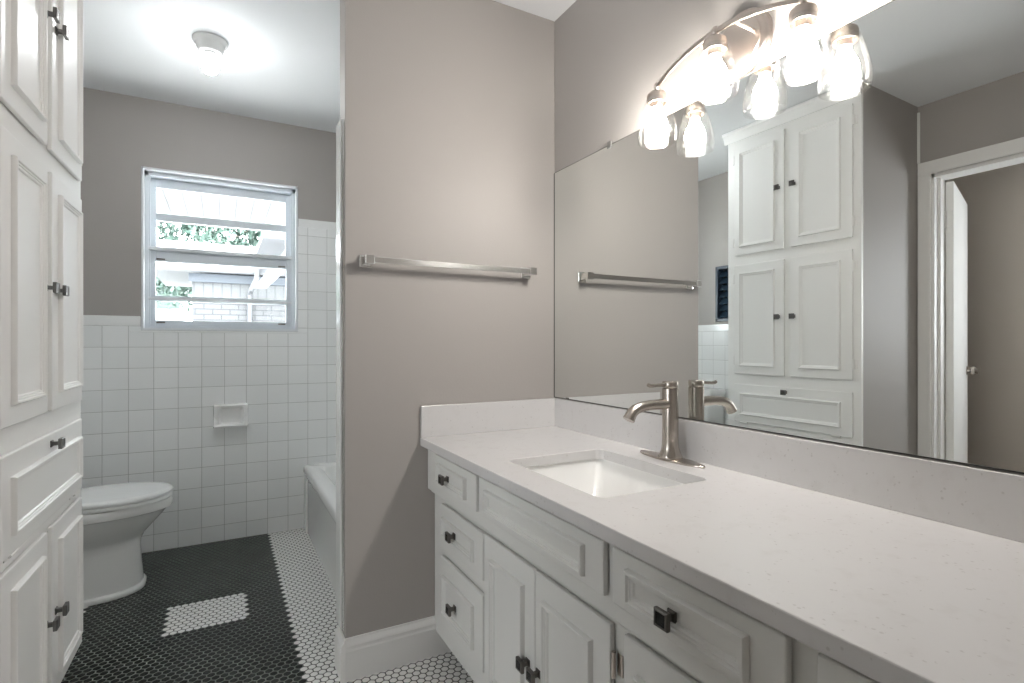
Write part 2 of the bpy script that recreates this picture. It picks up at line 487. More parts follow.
# hall beyond the doorway
HW0, HW1, HZ0, HZ1 = 0.32, 0.86, 0.98, 1.95
m = MB()
m.box(XH - 0.1, YH, 0, XH, HW0, H); m.box(XH - 0.1, HW1, 0, XH, YB2, H); m.box(XH - 0.1, HW0, 0, XH, HW1, HZ0); m.box(XH - 0.1, HW0, HZ1, XH, HW1, H)
struct(m.build('wall_hall', M['wall_hall']), 'dim taupe wall of the hall beyond the doorway', 'wall')
struct(MB().box(XH - 0.1, YH - 0.1, 0, XL2 + 0.1, YH, H).build('wall_hall_near', M['wall_hall']), 'near end wall of the hall', 'wall')
struct(MB().box(XL2, YH, 0, XL2 + 0.1, YN - 0.1, H).build('wall_hall_side', M['wall_hall']), 'side wall at the near end of the hall', 'wall')
w3 = thing('added_hall_window', (XH, (HW0 + HW1) / 2, HZ0), 'unseen hall window added for daylight on the vanity', 'window'); w3['kind'] = 'structure'  # out of view, added for hall daylight on vanity front and cabinet side
m = MB()
for a, b in ((HW0, HW0 + 0.05), (HW1 - 0.05, HW1), (0.575, 0.605)): m.box(XH - 0.08, a, HZ0, XH - 0.04, b, HZ1)
for a, b in ((HZ0, HZ0 + 0.05), (HZ1 - 0.05, HZ1), (1.43, 1.46)): m.box(XH - 0.08, HW0, a, XH - 0.04, HW1, b)
m.build('frame', M['trim'], w3)
struct(MB().box(XH, YB2 - 1.2, 0, XL2, YB2 - 1.1, H).build('wall_hall_end', M['wall_hall']), 'end wall of the hall', 'wall')
struct(MB().box(XH, YH, 0, XL2, YB2 - 1.2, 0.012).build('floor_hall', M['hall_floor']), 'dark carpet of the hall beyond the doorway', 'floor')

# wall return closing the near side of the tall cabinet, with its white corner bead
struct(MB().loops([[(XL, 1.531, z), (-0.452, 1.5125, z), (-0.452, 1.529, z), (XL, 1.548, z)] for z in (0, H)]).build('wall_return', M['wall']), 'taupe return wall beside the tall cabinet', 'wall')
struct(MB().box(XL, 1.518, 2.122, XL + 0.010, 1.530, 2.405, 0.002).build('trim_2', M['trim']), 'thin white strip in the corner above the doorway', 'trim')

# door casing, jamb and open door
m = MB()
for (y0, y1) in ((DY1, 1.526), (DY0 - 0.064, DY0)):
    m.box(XL, y0, 0, XL + 0.016, y1, DZ, 0.004)
m.box(XL, DY0 - 0.064, DZ, XL + 0.016, 1.526, DZ + 0.074, 0.004)
m.box(XL, DY0, DZ, XL + 0.022, DY1 + 0.012, DZ + 0.014, 0.004); m.box(XL, DY1 - 0.002, 0, XL + 0.022, DY1 + 0.012, DZ, 0.004)
o = struct(m.build('trim_3', M['trim']), 'white casing around the doorway seen in the mirror', 'trim')
m = MB()
m.box(XL2 - 0.002, DY1 - 0.0125, 0, XL + 0.002, DY1, DZ); m.box(XL2 - 0.002, DY0, 0, XL + 0.002, DY0 + 0.018, DZ); m.box(XL2 - 0.002, DY0, DZ - 0.018, XL + 0.002, DY1, DZ)
m.box(XL2 + 0.045, DY1 - 0.024, 0, XL2 + 0.075, DY1 - 0.0125, DZ - 0.018)
m.build('door_jamb', M['trim'], o)
dr = thing('door_1', (XL2 - 0.009, 1.453, 0), 'white door standing open into the hall', 'door'); dr['kind'] = 'structure'
hx, hy = XL2 - 0.009, 1.453
MB().box(hx - 0.70, hy - 0.037, 0.016, hx, hy, 2.018, 0.003).build('leaf', M['trim'], dr)
for z in (0.25, 1.76):
    m = MB().box(hx, hy - 0.034, z, hx + 0.003, hy - 0.002, z + 0.095, 0.001)
    m.lathe([(0.006, 0), (0.006, 0.095)], (hx + 0.007, hy, z), seg=12)
    m.box(hx + 0.008, hy + 0.001, z, hx + 0.011, hy + 0.012, z + 0.095, 0.0008)
    m.build('hinge', M['trim'], dr, smooth=30)
m = MB().lathe([(0.0, -0.052), (0.018, -0.05), (0.027, -0.036), (0.022, -0.018), (0.011, -0.012), (0.011, 0.0), (0.028, 0.001), (0.028, 0.004)], (hx - 0.64, hy - 0.041, 0.95), 'y', 20)
m.build('door_knob', M['nickel'], dr, smooth=40)
dr.rotation_euler = (0, 0, -math.radians(16.2))

# baseboards with a moulded top
def baseboard(name, p0, p1, nrm, label):
    prof = [(0, 0), (0.016, 0), (0.016, 0.098), (0.0135, 0.103), (0.0135, 0.110), (0.0155, 0.115), (0.014, 0.121), (0.009, 0.128), (0.006, 0.131), (0.005, 0.138), (0, 0.138)]
    rings = [[(p[0] + nrm[0] * o, p[1] + nrm[1] * o, z) for o, z in prof] for p in (p0, p1)]
    return struct(MB().loops(rings).build(name, M['trim'], smooth=25), label, 'baseboard')
baseboard('baseboard_partition', (0.3625, YP0), (0.748, YP0), (0, -1), 'white moulded baseboard under the towel bar wall')
baseboard('baseboard_end', (0.362, YP0 - 0.0155), (0.362, YP1 + 0.010), (-1, 0), 'short white baseboard on the end of the partition')
baseboard('baseboard_left', (XL, YN), (XL, DY0 - 0.065), (1, 0), 'white baseboard on the doorway wall')
baseboard('baseboard_hall', (XH, YH), (XH, 2.38), (1, 0), 'white baseboard of the hall')

# ------------------------------------------------------------------ window 1
w1 = thing('window_1', (0.0145, YB, WZ0), 'white four-light sliding window over the tiled wall', 'window'); w1['kind'] = 'structure'
m = MB()      # liner of the opening plus the narrow white surround
fy = YB + 0.016
T = 0.012
m.box(WX0, YB - 0.006, WZ0, WX0 + T, YB2, WZ1, 0.002); m.box(WX1 - T, YB - 0.006, WZ0, WX1, YB2, WZ1, 0.002)
m.box(WX0, YB - 0.006, WZ1 - T, WX1, YB2, WZ1, 0.002)
m.box(WX0, YB - 0.010, WZ0, WX1, YB2, WZ0 + 0.013, 0.002)
m.build('frame', M['alu_white'], w1)
ax0, ax1 = WX0 + T, WX1 - T
m = MB()      # aluminium outer tracks and the head box
m.box(ax0, YB + 0.030, WZ0 + 0.013, ax0 + 0.016, YB + 0.105, WZ1 - T); m.box(ax1 - 0.016, YB + 0.030, WZ0 + 0.013, ax1, YB + 0.105, WZ1 - T)
m.box(ax0 + 0.016, YB + 0.036, WZ0 + 0.013, ax0 + 0.026, YB + 0.042, WZ1 - T); m.box(ax1 - 0.026, YB + 0.036, WZ0 + 0.013, ax1 - 0.016, YB + 0.042, WZ1 - T)
m.box(ax0, YB + 0.030, WZ1 - T - 0.022, ax1, YB + 0.105, WZ1 - T); m.box(ax0, YB + 0.026, WZ0 + 0.013, ax1, YB + 0.105, WZ0 + 0.028)
m.build('track', M['alu'], w1)
gx0, gx1 = -0.318, 0.345
def sash(y, z0, z1, bar0, bar1, bot, top, name, side):
    mm = MB()
    d0, d1 = y - 0.010, y + 0.012
    mm.box(ax0 + side, d0, z0, gx0, d1, z1, 0.002); mm.box(gx1, d0, z0, ax1 - side, d1, z1, 0.002)
    mm.box(gx0, d0, z0, gx1, d1, z0 + bot, 0.002); mm.box(gx0, d0, z1 - top, gx1, d1, z1, 0.002)
    mm.box(gx0, d0 - 0.004, bar0, gx1, d1 - 0.004, bar1, 0.002)
    so = mm.build(name, M['alu'], w1)
    for (a, b) in ((z0 + bot, bar0), (bar1, z1 - top)):
        MB().box(gx0, y - 0.001, a, gx1, y + 0.003, b).build('pane', M['pane'], so)
    return so
up = sash(YB + 0.088, 1.600, 2.042, 1.803, 1.843, 0.040, 0.056, 'upper_sash', 0.020)
lo = sash(YB + 0.060, 1.222, 1.648, 1.356, 1.385, 0.026, 0.074, 'lower_sash', 0.020)
m = MB().box(ax0 + 0.002, YB + 0.034, 1.634, ax1 - 0.002, YB + 0.052, 1.652, 0.002)   # the meeting rail that stands forward
m.box(ax0 + 0.002, YB + 0.034, 1.362, ax1 - 0.002, YB + 0.046, 1.376, 0.002)
m.build('grip_rail', M['alu_white'], w1)
m = MB().box(-0.02, YB + 0.026, 1.366, 0.035, YB + 0.036, 1.374, 0.002)
m.box(-0.012, YB + 0.020, WZ0 + 0.014, 0.030, YB + 0.030, WZ0 + 0.024, 0.002)
m.build('latch', M['alu'], w1)
for x in (gx0 + 0.004, gx1 - 0.044):
    for z in (1.583, 1.234):
        MB().box(x, YB + 0.046, z, x + 0.04, YB + 0.052, z + 0.008, 0.001).build('slide_catch', M['knob'], w1)

# window 2: small dark louvred window on the toilet room's left wall (seen in the mirror)
w2 = thing('window_2', (XL, 2.71, V2Z0), 'small dark blue louvred window seen in the mirror', 'window'); w2['kind'] = 'structure'
m = MB()
m.box(XL - 0.06, V2Y0, V2Z0, XL + 0.006, V2Y0 + 0.022, V2Z1, 0.002); m.box(XL - 0.06, V2Y1 - 0.022, V2Z0, XL + 0.006, V2Y1, V2Z1, 0.002)
m.box(XL - 0.06, V2Y0, V2Z0, XL + 0.006, V2Y1, V2Z0 + 0.024, 0.002); m.box(XL - 0.06, V2Y0, V2Z1 - 0.024, XL + 0.006, V2Y1, V2Z1, 0.002)
m.box(XL - 0.11, V2Y0, V2Z0, XL - 0.105, V2Y1, V2Z1)
m.build('frame', M['dark_alu'], w2)
m = MB()
for k in range(7):
    z = V2Z0 + 0.032 + k * 0.0525
    m.loops([[(XL - 0.012, y, z), (XL - 0.016, y, z + 0.002), (XL - 0.052, y, z + 0.050), (XL - 0.048, y, z + 0.048)] for y in (V2Y0 + 0.022, V2Y1 - 0.022)])
m.build('louvre', M['louvre'], w2)

# ------------------------------------------------------------------ joinery helpers
MOULD = [(0, 0), (0.0005, 0.008), (0.003, 0.0115), (0.0075, 0.0115), (0.0095, 0.0075), (0.0125, 0.0075), (0.014, 0.0050), (0.018, 0.0040), (0.0205, 0.0)]
def square_knob(name, mp, s, z, parent, mats, size=0.0145, off=0.0):
    """square-headed knob on a short stem; first material slot the metal, second the dark face"""
    mm = MB()
    def sq(h, n): return [mp(s - h, n + off, z - h), mp(s + h, n + off, z - h), mp(s + h, n + off, z + h), mp(s - h, n + off, z + h)]
    k = size
    mm.loops([sq(k * .62, 0), sq(k * .62, 0.003), sq(k * .36, 0.005), sq(k * .34, 0.016), sq(k * .95, 0.0185), sq(k, 0.020), sq(k, 0.0265), sq(k * .9, 0.028), sq(k * .74, 0.028), sq(k * .70, 0.0268)], True, True)
    o = mm.build(name, list(mats), parent)
    me = o.data
    big = max(me.polygons, key=lambda f: (len(f.vertices) == 4) * 0 + abs((f.center - me.polygons[-1].center).length < 1e-6))
    me.polygons[-1].material_index = 1
    return o
def front(name, mp, s0, z0, s1, z1, thick, mould, parent, material, mats_knob=None, knob=None, base=0.0035, label=None):
    """door or drawer front: bevelled slab at height base, moulding ring as sub-part, knob as sub-part"""
    thick = thick - base
    a = mp(s0, base, z0); b = mp(s1, base + thick, z1)
    mm = MB().box(min(a[0], b[0]), min(a[1], b[1]), min(a[2], b[2]), max(a[0], b[0]), max(a[1], b[1]), max(a[2], b[2]), 0.003)
    e = (mp(s0 + 0.012, 0.0002, z0 + 0.012), mp(s1 - 0.012, base + 0.004, z1 - 0.012))      # the lip that sits in the opening
    mm.box(*[min(e[0][k], e[1][k]) for k in range(3)], *[max(e[0][k], e[1][k]) for k in range(3)])
    o = mm.build(name, material, parent)
    if mould:
        m0, mz0, m1, mz1 = mould
        mpo = lambda s, n, z: mp(s, base + thick + n, z)
        MB().moulding(mpo, m0, mz0, m1, mz1, MOULD).build('moulding', material, o, smooth=35)
    if knob:
        square_knob('knob', mp, knob[0], knob[1], o, mats_knob, off=base + thick)
    return o

# ------------------------------------------------------------------ vanity
van = thing('vanity_cabinet', (0.92, 0.60, 0), 'long pale grey vanity cabinet under the white quartz countertop', 'cabinet')
XF, XA = 0.678, 0.651
VY0, VY1 = YN + 0.002, YP0 - 0.002
m = MB()
m.box(XF, VY0, 0.09, XF + 0.02, VY1, 0.602)
m.box(XF + 0.02, VY0, 0.09, XR - 0.004, VY0 + 0.018, 0.756); m.box(XF + 0.02, VY1 - 0.018, 0.09, XR - 0.004, VY1, 0.756)
m.box(XF + 0.02, VY0 + 0.018, 0.09, XR - 0.004, VY1 - 0.018, 0.108)
m.build('carcass', M['van'], van)
MB().box(XA, VY0, 0.602, XF + 0.02, VY1, 0.757, 0.002).build('apron', M['van'], van)
MB().box(XA + 0.012, VY0, 0.590, XF, VY1 - 0.001, 0.602, 0.003).build('apron_moulding', M['van'], van)
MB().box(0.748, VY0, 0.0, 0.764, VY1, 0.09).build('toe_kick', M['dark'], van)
kn = (M['knob'], M['knob_face'])
mpa = lambda s, n, z: (XA - n, s, z)
mpl = lambda s, n, z: (XF - n, s, z)
UP = (0.644, 0.7485); UM = (0.661, 0.7245)
def drawer_up(y0, y1, k): return front('drawer', mpa, y0, UP[0], y1, UP[1], 0.016, (y0 + 0.056, UM[0], y1 - 0.042, UM[1]), van, M['van'], kn, k)
# drawer stack by the partition
front('drawer', mpa, 1.380, UP[0], 1.723, UP[1], 0.016, (1.446, UM[0], 1.688, UM[1]), van, M['van'], kn, (1.595, 0.690))
front('drawer', mpl, 1.392, 0.436, 1.727, 0.574, 0.016, (1.452, 0.470, 1.706, 0.534), van, M['van'], kn, (1.605, 0.500))
front('drawer', mpl, 1.392, 0.171, 1.727, 0.395, 0.016, (1.452, 0.208, 1.704, 0.340), van, M['van'], kn, (1.600, 0.268))
# false front and two doors under the sink
front('false_front', mpa, 0.805, UP[0], 1.362, UP[1], 0.016, (0.862, UM[0], 1.317, UM[1]), van, M['van'])
front('door', mpl, 1.1022, 0.125, 1.3836, 0.578, 0.016, (1.150, 0.178, 1.336, 0.523), van, M['van'], kn, (1.133, 0.340))
d2 = front('door', mpl, 0.8185, 0.125, 1.0992, 0.578, 0.016, (0.872, 0.178, 1.060, 0.523), van, M['van'], kn, (1.083, 0.340))
# right-hand module: one drawer over one door
front('drawer', mpa, 0.4315, UP[0], 0.7777, UP[1], 0.016, (0.486, UM[0], 0.736, UM[1]), van, M['van'], kn, (0.628, 0.688))
d3 = front('door', mpl, 0.4315, 0.125, 0.7782, 0.580, 0.016, (0.486, 0.178, 0.742, 0.523), van, M['van'], kn, (0.455, 0.340))
front('drawer', mpa, 0.047, UP[0], 0.3927, UP[1], 0.016, (0.10, UM[0], 0.338, UM[1]), van, M['van'], kn, (0.220, 0.688))
d4 = front('door', mpl, 0.047, 0.125, 0.3927, 0.580, 0.016, (0.10, 0.178, 0.338, 0.523), van, M['van'], kn, (0.37, 0.340))
front('false_front', mpa, -0.575, UP[0], 0.01, UP[1], 0.016, (-0.52, UM[0], -0.045, UM[1]), van, M['van'])
front('door', mpl, -0.575, 0.125, 0.01, 0.580, 0.016, (-0.52, 0.178, -0.045, 0.523), van, M['van'])
def van_hinge(par, y, z):
    mm = MB().lathe([(0.0045, 0), (0.0045, 0.05)], (XF - 0.012, y, z), seg=10)
    mm.box(XF - 0.004, y - 0.016, z + 0.004, XF - 0.0005, y - 0.002, z + 0.046, 0.001)
    mm.build('hinge', M['nickel_light'], par, smooth=30)
van_hinge(d2, 0.8120, 0.478); van_hinge(d2, 0.8120, 0.190)

# ------------------------------------------------------------------ countertop with the sink cut-out and its splashes
CX0, CX1, CY0, CY1, CZ0, CZ1 = 0.6232, XR - 0.001, YN + 0.001, YP0 - 0.001, 0.7576, 0.7876
SX0, SX1, SY0, SY1 = 0.722, 1.060, 0.925, 1.358
ct = thing('countertop', (0.91, 0.6, CZ0), 'white speckled quartz countertop with raised splashes', 'countertop')
def slab_with_hole(outer, hole, z0, z1):
    bm = bmesh.new()
    for z in (z0, z1):
        for ring in (outer, hole):
            vs = [bm.verts.new((x, y, z)) for x, y in ring]
            for i in range(len(vs)): bm.edges.new((vs[i], vs[(i + 1) % len(vs)]))
    bmesh.ops.triangle_fill(bm, use_beauty=True, use_dissolve=False, edges=[e for e in bm.edges if abs(e.verts[0].co.z - z1) < 1e-6])
    bmesh.ops.triangle_fill(bm, use_beauty=True, use_dissolve=False, edges=[e for e in bm.edges if abs(e.verts[0].co.z - z0) < 1e-6 and abs(e.verts[1].co.z - z0) < 1e-6])
    for f in list(bm.faces):
        c = f.calc_center_median()
        if point_in(hole, c.x, c.y): bm.faces.remove(f)
    mm = MB(); mm.absorb(bm)
    bm = mm.bm
    for ring in (outer, hole):
        lo = [near(bm, (x, y, z0)) for x, y in ring]; hi = [near(bm, (x, y, z1)) for x, y in ring]
        n = len(ring)
        for i in range(n):
            j = (i + 1) % n
            bm.faces.new((lo[i], lo[j], hi[j], hi[i]))
    return mm
def near(bm, p):
    p = Vector(p); return min(bm.verts, key=lambda v: (v.co - p).length_squared)
def point_in(poly, x, y):
    ins = False; n = len(poly)
    for i in range(n):
        x0, y0 = poly[i]; x1, y1 = poly[(i + 1) % n]
        if (y0 > y) != (y1 > y) and x < (x1 - x0) * (y - y0) / (y1 - y0) + x0: ins = not ins
    return ins
slab_with_hole([(CX0, CY0), (CX1, CY0), (CX1, CY1), (CX0, CY1)], rr(SX0, SY0, SX1, SY1, 0.022, 5), CZ0, CZ1).build('slab', M['quartz'], ct, bevel=0.0025)
MB().box(1.187, CY0, CZ1, XR - 0.001, CY1, 0.9003, 0.0015).build('backsplash', M['quartz'], ct)
MB().box(CX0 + 0.001, 1.8165, CZ1, 1.187, CY1, 0.9003, 0.0015).build('sidesplash', M['quartz'], ct)

# undermount basin
sk = thing('sink', ((SX0 + SX1) / 2, (SY0 + SY1) / 2, 0.60), 'rectangular white porcelain sink set under the countertop', 'sink')
rings = []
zt = CZ0 - 0.0005
for z, ins, r in ((zt, -0.024, 0.04), (zt, 0.004, 0.022), (zt - 0.012, 0.007, 0.022), (zt - 0.05, 0.026, 0.022), (zt - 0.10, 0.054, 0.026), (zt - 0.128, 0.074, 0.034), (zt - 0.140, 0.100, 0.04)):
    rings.append(lvl(rr(SX0 - 0.012 + ins, SY0 - 0.012 + ins, SX1 + 0.012 - ins, SY1 + 0.012 - ins, r, 6), z))
outer = [lvl(rr(SX0 - 0.036, SY0 - 0.036, SX1 + 0.036, SY1 + 0.036, 0.04, 6), zt),
         lvl(rr(SX0 - 0.036, SY0 - 0.036, SX1 + 0.036, SY1 + 0.036, 0.04, 6), zt - 0.014),
         lvl(rr(SX0 - 0.012, SY0 - 0.012, SX1 + 0.012, SY1 + 0.012, 0.05, 6), zt - 0.05),
         lvl(rr(SX0 + 0.03, SY0 + 0.03, SX1 - 0.03, SY1 - 0.03, 0.06, 6), zt - 0.155)]
MB().loops(outer[::-1] + rings, True, True).build('basin', M['porcelain_warm'], sk, smooth=40)
MB().lathe([(0.0, 0.001), (0.012, 0.001), (0.016, 0.003), (0.024, 0.003), (0.027, 0.0005)], ((SX0 + SX1) / 2, (SY0 + SY1) / 2, zt - 0.1395), seg=24, cap0=False, cap1=False).build('drain', M['nickel'], sk, smooth=40)

# ------------------------------------------------------------------ faucet
FX, FY, FZ = 1.1400, 1.136, CZ1
fa = thing('faucet', (FX, FY, FZ), 'brushed nickel single-lever faucet behind the sink', 'faucet')
ell = lambda a, b, z: [(FX + 0.001 + a * math.copysign(abs(math.cos(t)) ** 1.0, math.cos(t)), FY + b * math.copysign(abs(math.sin(t)) ** 1.25, math.sin(t)), z) for t in [2 * math.pi * i / 48 for i in range(48)]]
MB().loops([ell(0.031, 0.124, FZ), ell(0.0315, 0.125, FZ + 0.003), ell(0.030, 0.123, FZ + 0.0055), ell(0.027, 0.119, FZ + 0.0065)]).build('deck_plate', M['nickel'], fa, smooth=40)
MB().lathe([(0.0335, 0.0065), (0.034, 0.010), (0.0325, 0.015), (0.027, 0.026), (0.0240, 0.040), (0.0230, 0.06), (0.0230, 0.203), (0.0225, 0.2055), (0.0195, 0.2060)], (FX, FY, FZ), seg=36).build('body', M['nickel'], fa, smooth=35)
zs = FZ + 0.161
path = [(FX - 0.012, FY, zs), (FX - 0.035, FY, zs + 0.001), (FX - 0.075, FY, zs + 0.001), (FX - 0.108, FY, zs - 0.002), (FX - 0.130, FY, zs - 0.008), (FX - 0.143, FY, zs - 0.017), (FX - 0.151, FY, zs - 0.028), (FX - 0.156, FY, zs - 0.036)]
MB().tube(path, [0.0165, 0.0150, 0.0142, 0.0142, 0.0146, 0.0152, 0.0160, 0.0172], 18).build('spout', M['nickel'], fa, smooth=45)
MB().lathe([(0.0195, 0.2062), (0.0215, 0.2085), (0.0222, 0.211), (0.0222, 0.224), (0.0205, 0.2265), (0.0, 0.2268)], (FX, FY, FZ), seg=32, cap1=False).build('lever_cap', M['nickel'], fa, smooth=35)
zl = FZ + 0.218
MB().tube([(FX - 0.016, FY, zl), (FX - 0.040, FY, zl - 0.0005), (FX - 0.066, FY, zl - 0.002), (FX - 0.080, FY, zl - 0.001), (FX - 0.085, FY, zl + 0.001)], [0.0065, 0.0048, 0.0048, 0.0056, 0.0050], 12).build('lever', M['nickel'], fa, smooth=45)

# ------------------------------------------------------------------ mirror
MZ0, MZ1, MY1 = 0.9060, 1.8162, 1.8275
mi = thing('wall_mirror', (XR - 0.003, 0.65, MZ0), 'large frameless mirror above the vanity', 'mirror')
MB().box(XR - 0.0045, -0.45, MZ0, XR - 0.0012, MY1, MZ1).build('glass', M['mirror'], mi)
m = MB()
m.box(XR - 0.0058, MY1, MZ0, XR - 0.0004, MY1 + 0.0028, MZ1)
m.box(XR - 0.0050, -0.45, MZ0 - 0.0030, XR - 0.0004, MY1 + 0.0028, MZ0); m.box(XR - 0.0046, -0.45, MZ1, XR - 0.0004, MY1 + 0.0028, MZ1 + 0.0018)
m.build('edge', M['mirror_edge'], mi)
for y in (1.476, 0.30):
    m = MB().box(XR - 0.0085, y - 0.010, MZ1 - 0.010, XR - 0.0047, y + 0.010, MZ1 + 0.006, 0.001)
    m.box(XR - 0.0085, y - 0.010, MZ1 + 0.002, XR - 0.0004, y + 0.010, MZ1 + 0.014, 0.001)
    m.build('clip', M['clip'], mi)
MB().box(XR - 0.0085, 1.728, MZ0 - 0.003, XR - 0.0047, 1.742, MZ0 + 0.004, 0.001).build('clip', M['knob'], mi)

# ------------------------------------------------------------------ vanity light
LYC = 0.940
vl = thing('vanity_light', (XR, LYC, 1.903), 'arched satin nickel vanity light with three glass shades', 'light fixture')
MB().lathe([(0.086, 0.0), (0.086, -0.006), (0.083, -0.011), (0.078, -0.012), (0.076, -0.015), (0.072, -0.018), (0.066, -0.019), (0.064, -0.022), (0.030, -0.026), (0.0, -0.027)], (XR - 0.0005, LYC - 0.006, 1.9015), 'x', 48, cap1=False).build('backplate', M['nickel_light'], vl, smooth=30)
def bar_pt(y):
    q = (y - LYC) / 0.2225
    return Vector((1.096 + 0.0185 * q * q, y, 1.9125 - 0.040 * q * q))
ys = [LYC - 0.2275 + 0.455 * i / 28 for i in range(29)]
MB().strip([bar_pt(y) for y in ys], 0.0065, 0.013, (1, 0, 0)).build('bar', M['nickel_light'], vl, smooth=40)
for y in (LYC - 0.056, LYC + 0.056):
    b = bar_pt(y)
    MB().tube([(b.x + 0.002, y, b.z), (b.x + 0.04, y, b.z - 0.001), (XR - 0.022, y, b.z - 0.002)], 0.0048, 12).build('arm', M['nickel_light'], vl, smooth=40)
SHADE = [(0.0290, 0.0), (0.0325, -0.004), (0.0370, -0.018), (0.0425, -0.038), (0.0480, -0.062), (0.0530, -0.090), (0.0555, -0.112), (0.0560, -0.128), (0.0545, -0.143), (0.0530, -0.152)]
SHADE = [(r, h * 0.83) for r, h in SHADE]
for y in (1.1637, 0.9390, 0.7183):
    b = bar_pt(y); z = b.z
    cap = MB()
    cap.lathe([(0.0, 0.011), (0.0062, 0.0095), (0.0085, 0.004), (0.0085, -0.003), (0.0062, -0.008), (0.005, -0.012), (0.008, -0.014), (0.020, -0.017), (0.0265, -0.022), (0.0285, -0.029), (0.0285, -0.050), (0.0265, -0.051), (0.0265, -0.040), (0.0, -0.040)], (b.x, y, z), seg=32, cap0=False, cap1=False)
    cap.lathe([(0.0165, -0.040), (0.0165, -0.062)], (b.x, y, z), seg=24)
    sc = cap.build('socket_cap', M['nickel_light'], vl, smooth=35)
    zz = z - 0.036
    MB().lathe([(r, h) for r, h in SHADE] + [(r - 0.0028, h) for r, h in SHADE[::-1]], (b.x, y, zz), seg=44, cap0=False, cap1=False).build('shade', M['shade_glass'], sc, smooth=60)
    bl = [(0.0135, 0.0), (0.0140, -0.010), (0.0165, -0.020), (0.0225, -0.032), (0.0275, -0.044), (0.0300, -0.056), (0.0285, -0.069), (0.0230, -0.079), (0.0130, -0.0855), (0.0, -0.0875)]
    bo = MB().lathe(bl, (b.x, y, z - 0.0570), seg=24, cap1=False).build('bulb', [M['bulb'], M['bulb_neck']], sc, smooth=60)
    for f in bo.data.polygons:
        if f.center.z > 0.0875 - 0.036: f.material_index = 1

# ------------------------------------------------------------------ towel bar
tb = thing('towel_bar', (0.77, YP0, 1.40), 'chrome flat towel bar on the taupe partition wall', 'towel bar')
for x in (0.4300, 1.0560):
    mp = lambda s, n, z, x=x: (x + s, YP0 - n, 1.401 + z)
    def sq(h, n): return [mp(-h, n, -h), mp(h, n, -h), mp(h, n, h), mp(-h, n, h)]
    MB().loops([sq(0.0215, 0.0), sq(0.0215, 0.007), sq(0.0195, 0.010), sq(0.0135, 0.011), sq(0.0130, 0.040), sq(0.0150, 0.050), sq(0.0150, 0.066), sq(0.0135, 0.0675)]).build('post', M['chrome'], tb)
MB().box(0.4445, YP0 - 0.0635, 1.3905, 1.0415, YP0 - 0.0555, 1.4105, 0.001).build('bar', M['chrome'], tb)

# ------------------------------------------------------------------ tall built-in cabinet (local x = -y along its face, built straight, then turned a touch)
TC0 = Vector((-0.4365, 1.5127, 0.0))
TL = 0.790
tc = thing('linen_cabinet', (TC0.x, TC0.y, 0), 'tall white built-in linen cabinet with panelled doors', 'cabinet')
fx = TC0.x
DEP = 0.540
m = MB()
y0, y1 = TC0.y, TC0.y + TL
m.box(fx - 0.020, y0, 0.10, fx, y1, 2.400)                                   # face frame
m.box(fx - DEP, y1 - 0.018, 0.10, fx - 0.020, y1, 2.400); m.box(fx - DEP, y0 + 0.036, 0.10, fx - 0.020, y0 + 0.052, 2.400)
m.box(fx - DEP, y0 + 0.052, 0.10, fx - 0.020, y1 - 0.018, 0.118); m.box(fx - DEP, y0 + 0.052, 0.118, fx - DEP + 0.006, y1 - 0.018, 2.400)
m.box(fx - DEP, y0 + 0.052, 2.382, fx - 0.020, y1 - 0.018, 2.400)
m.build('carcass', M['cab'], tc)
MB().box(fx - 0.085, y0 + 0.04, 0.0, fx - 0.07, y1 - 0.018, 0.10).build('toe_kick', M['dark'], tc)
MB().box(fx - DEP, y1 - 0.018, 0.0, fx - 0.07, y1, 0.10).build('side_foot', M['cab'], tc)
prof = [(0, 2.372), (0.006, 2.372), (0.010, 2.380), (0.012, 2.396), (0.022, 2.412), (0.030, 2.420), (0.032, 2.436), (0.0, 2.436)]
MB().loops([[(fx + o, y, z) for o, z in prof] for y in (y0 - 0.002, y1 + 0.022)]).build('cornice', M['cab'], tc, smooth=25)
mpt = lambda s, n, z: (fx + n, y0 + s, z)
kb = (M['knob_bright'], M['knob'])
dA, dB, dC, dD = 0.036, 0.366, 0.406, 0.735     # edges of the two door columns
TH = 0.015
def tall_hinge(par, s, z, horiz=False):
    x = fx + TH * 0.55
    mm = MB()
    if horiz:
        mm.tube([(x + 0.004, y0 + s - 0.025, z), (x + 0.004, y0 + s + 0.025, z)], 0.0042, 10)
        mm.box(fx + 0.0005, y0 + s - 0.022, z - 0.014, fx + 0.003, y0 + s + 0.022, z - 0.002, 0.0008)
    else:
        sg = -1 if s < TL / 2 else 1
        mm.lathe([(0.0042, 0), (0.0042, 0.052)], (x + 0.003, y0 + s, z), seg=10)
        a, b = sorted((y0 + s + sg * 0.002, y0 + s + sg * 0.015))
        mm.box(fx + 0.0005, a, z + 0.004, fx + 0.003, b, z + 0.048, 0.0008)
    mm.build('hinge', M['trim'], par, smooth=30)
for (zb, zt_, kz) in ((1.662, 2.340, 2.012), (0.935, 1.602, 1.274), (0.128, 0.612, 0.365)):
    dn = front('door', mpt, dA, zb, dB, zt_, TH, (0.093, zb + 0.048, 0.318, zt_ - 0.050), tc, M['cab'], kb, (0.346, kz))
    df = front('door', mpt, dC, zb, dD, zt_, TH, (0.462, zb + 0.048, 0.696, zt_ - 0.050), tc, M['cab'], kb, (0.438, kz))
    for hz in (zb + 0.055, zt_ - 0.110):
        tall_hinge(dn, dA - 0.004, hz); tall_hinge(df, dD + 0.004, hz)
bn = front('drawer', mpt, dA, 0.643, dD, 0.874, TH, (0.092, 0.686, 0.694, 0.820), tc, M['cab'], kb, (0.396, 0.846))
for s in (0.12, 0.67): tall_hinge(bn, s, 0.640, True)
tc.rotation_euler = (0, 0, -math.atan2(0.0142, TL))

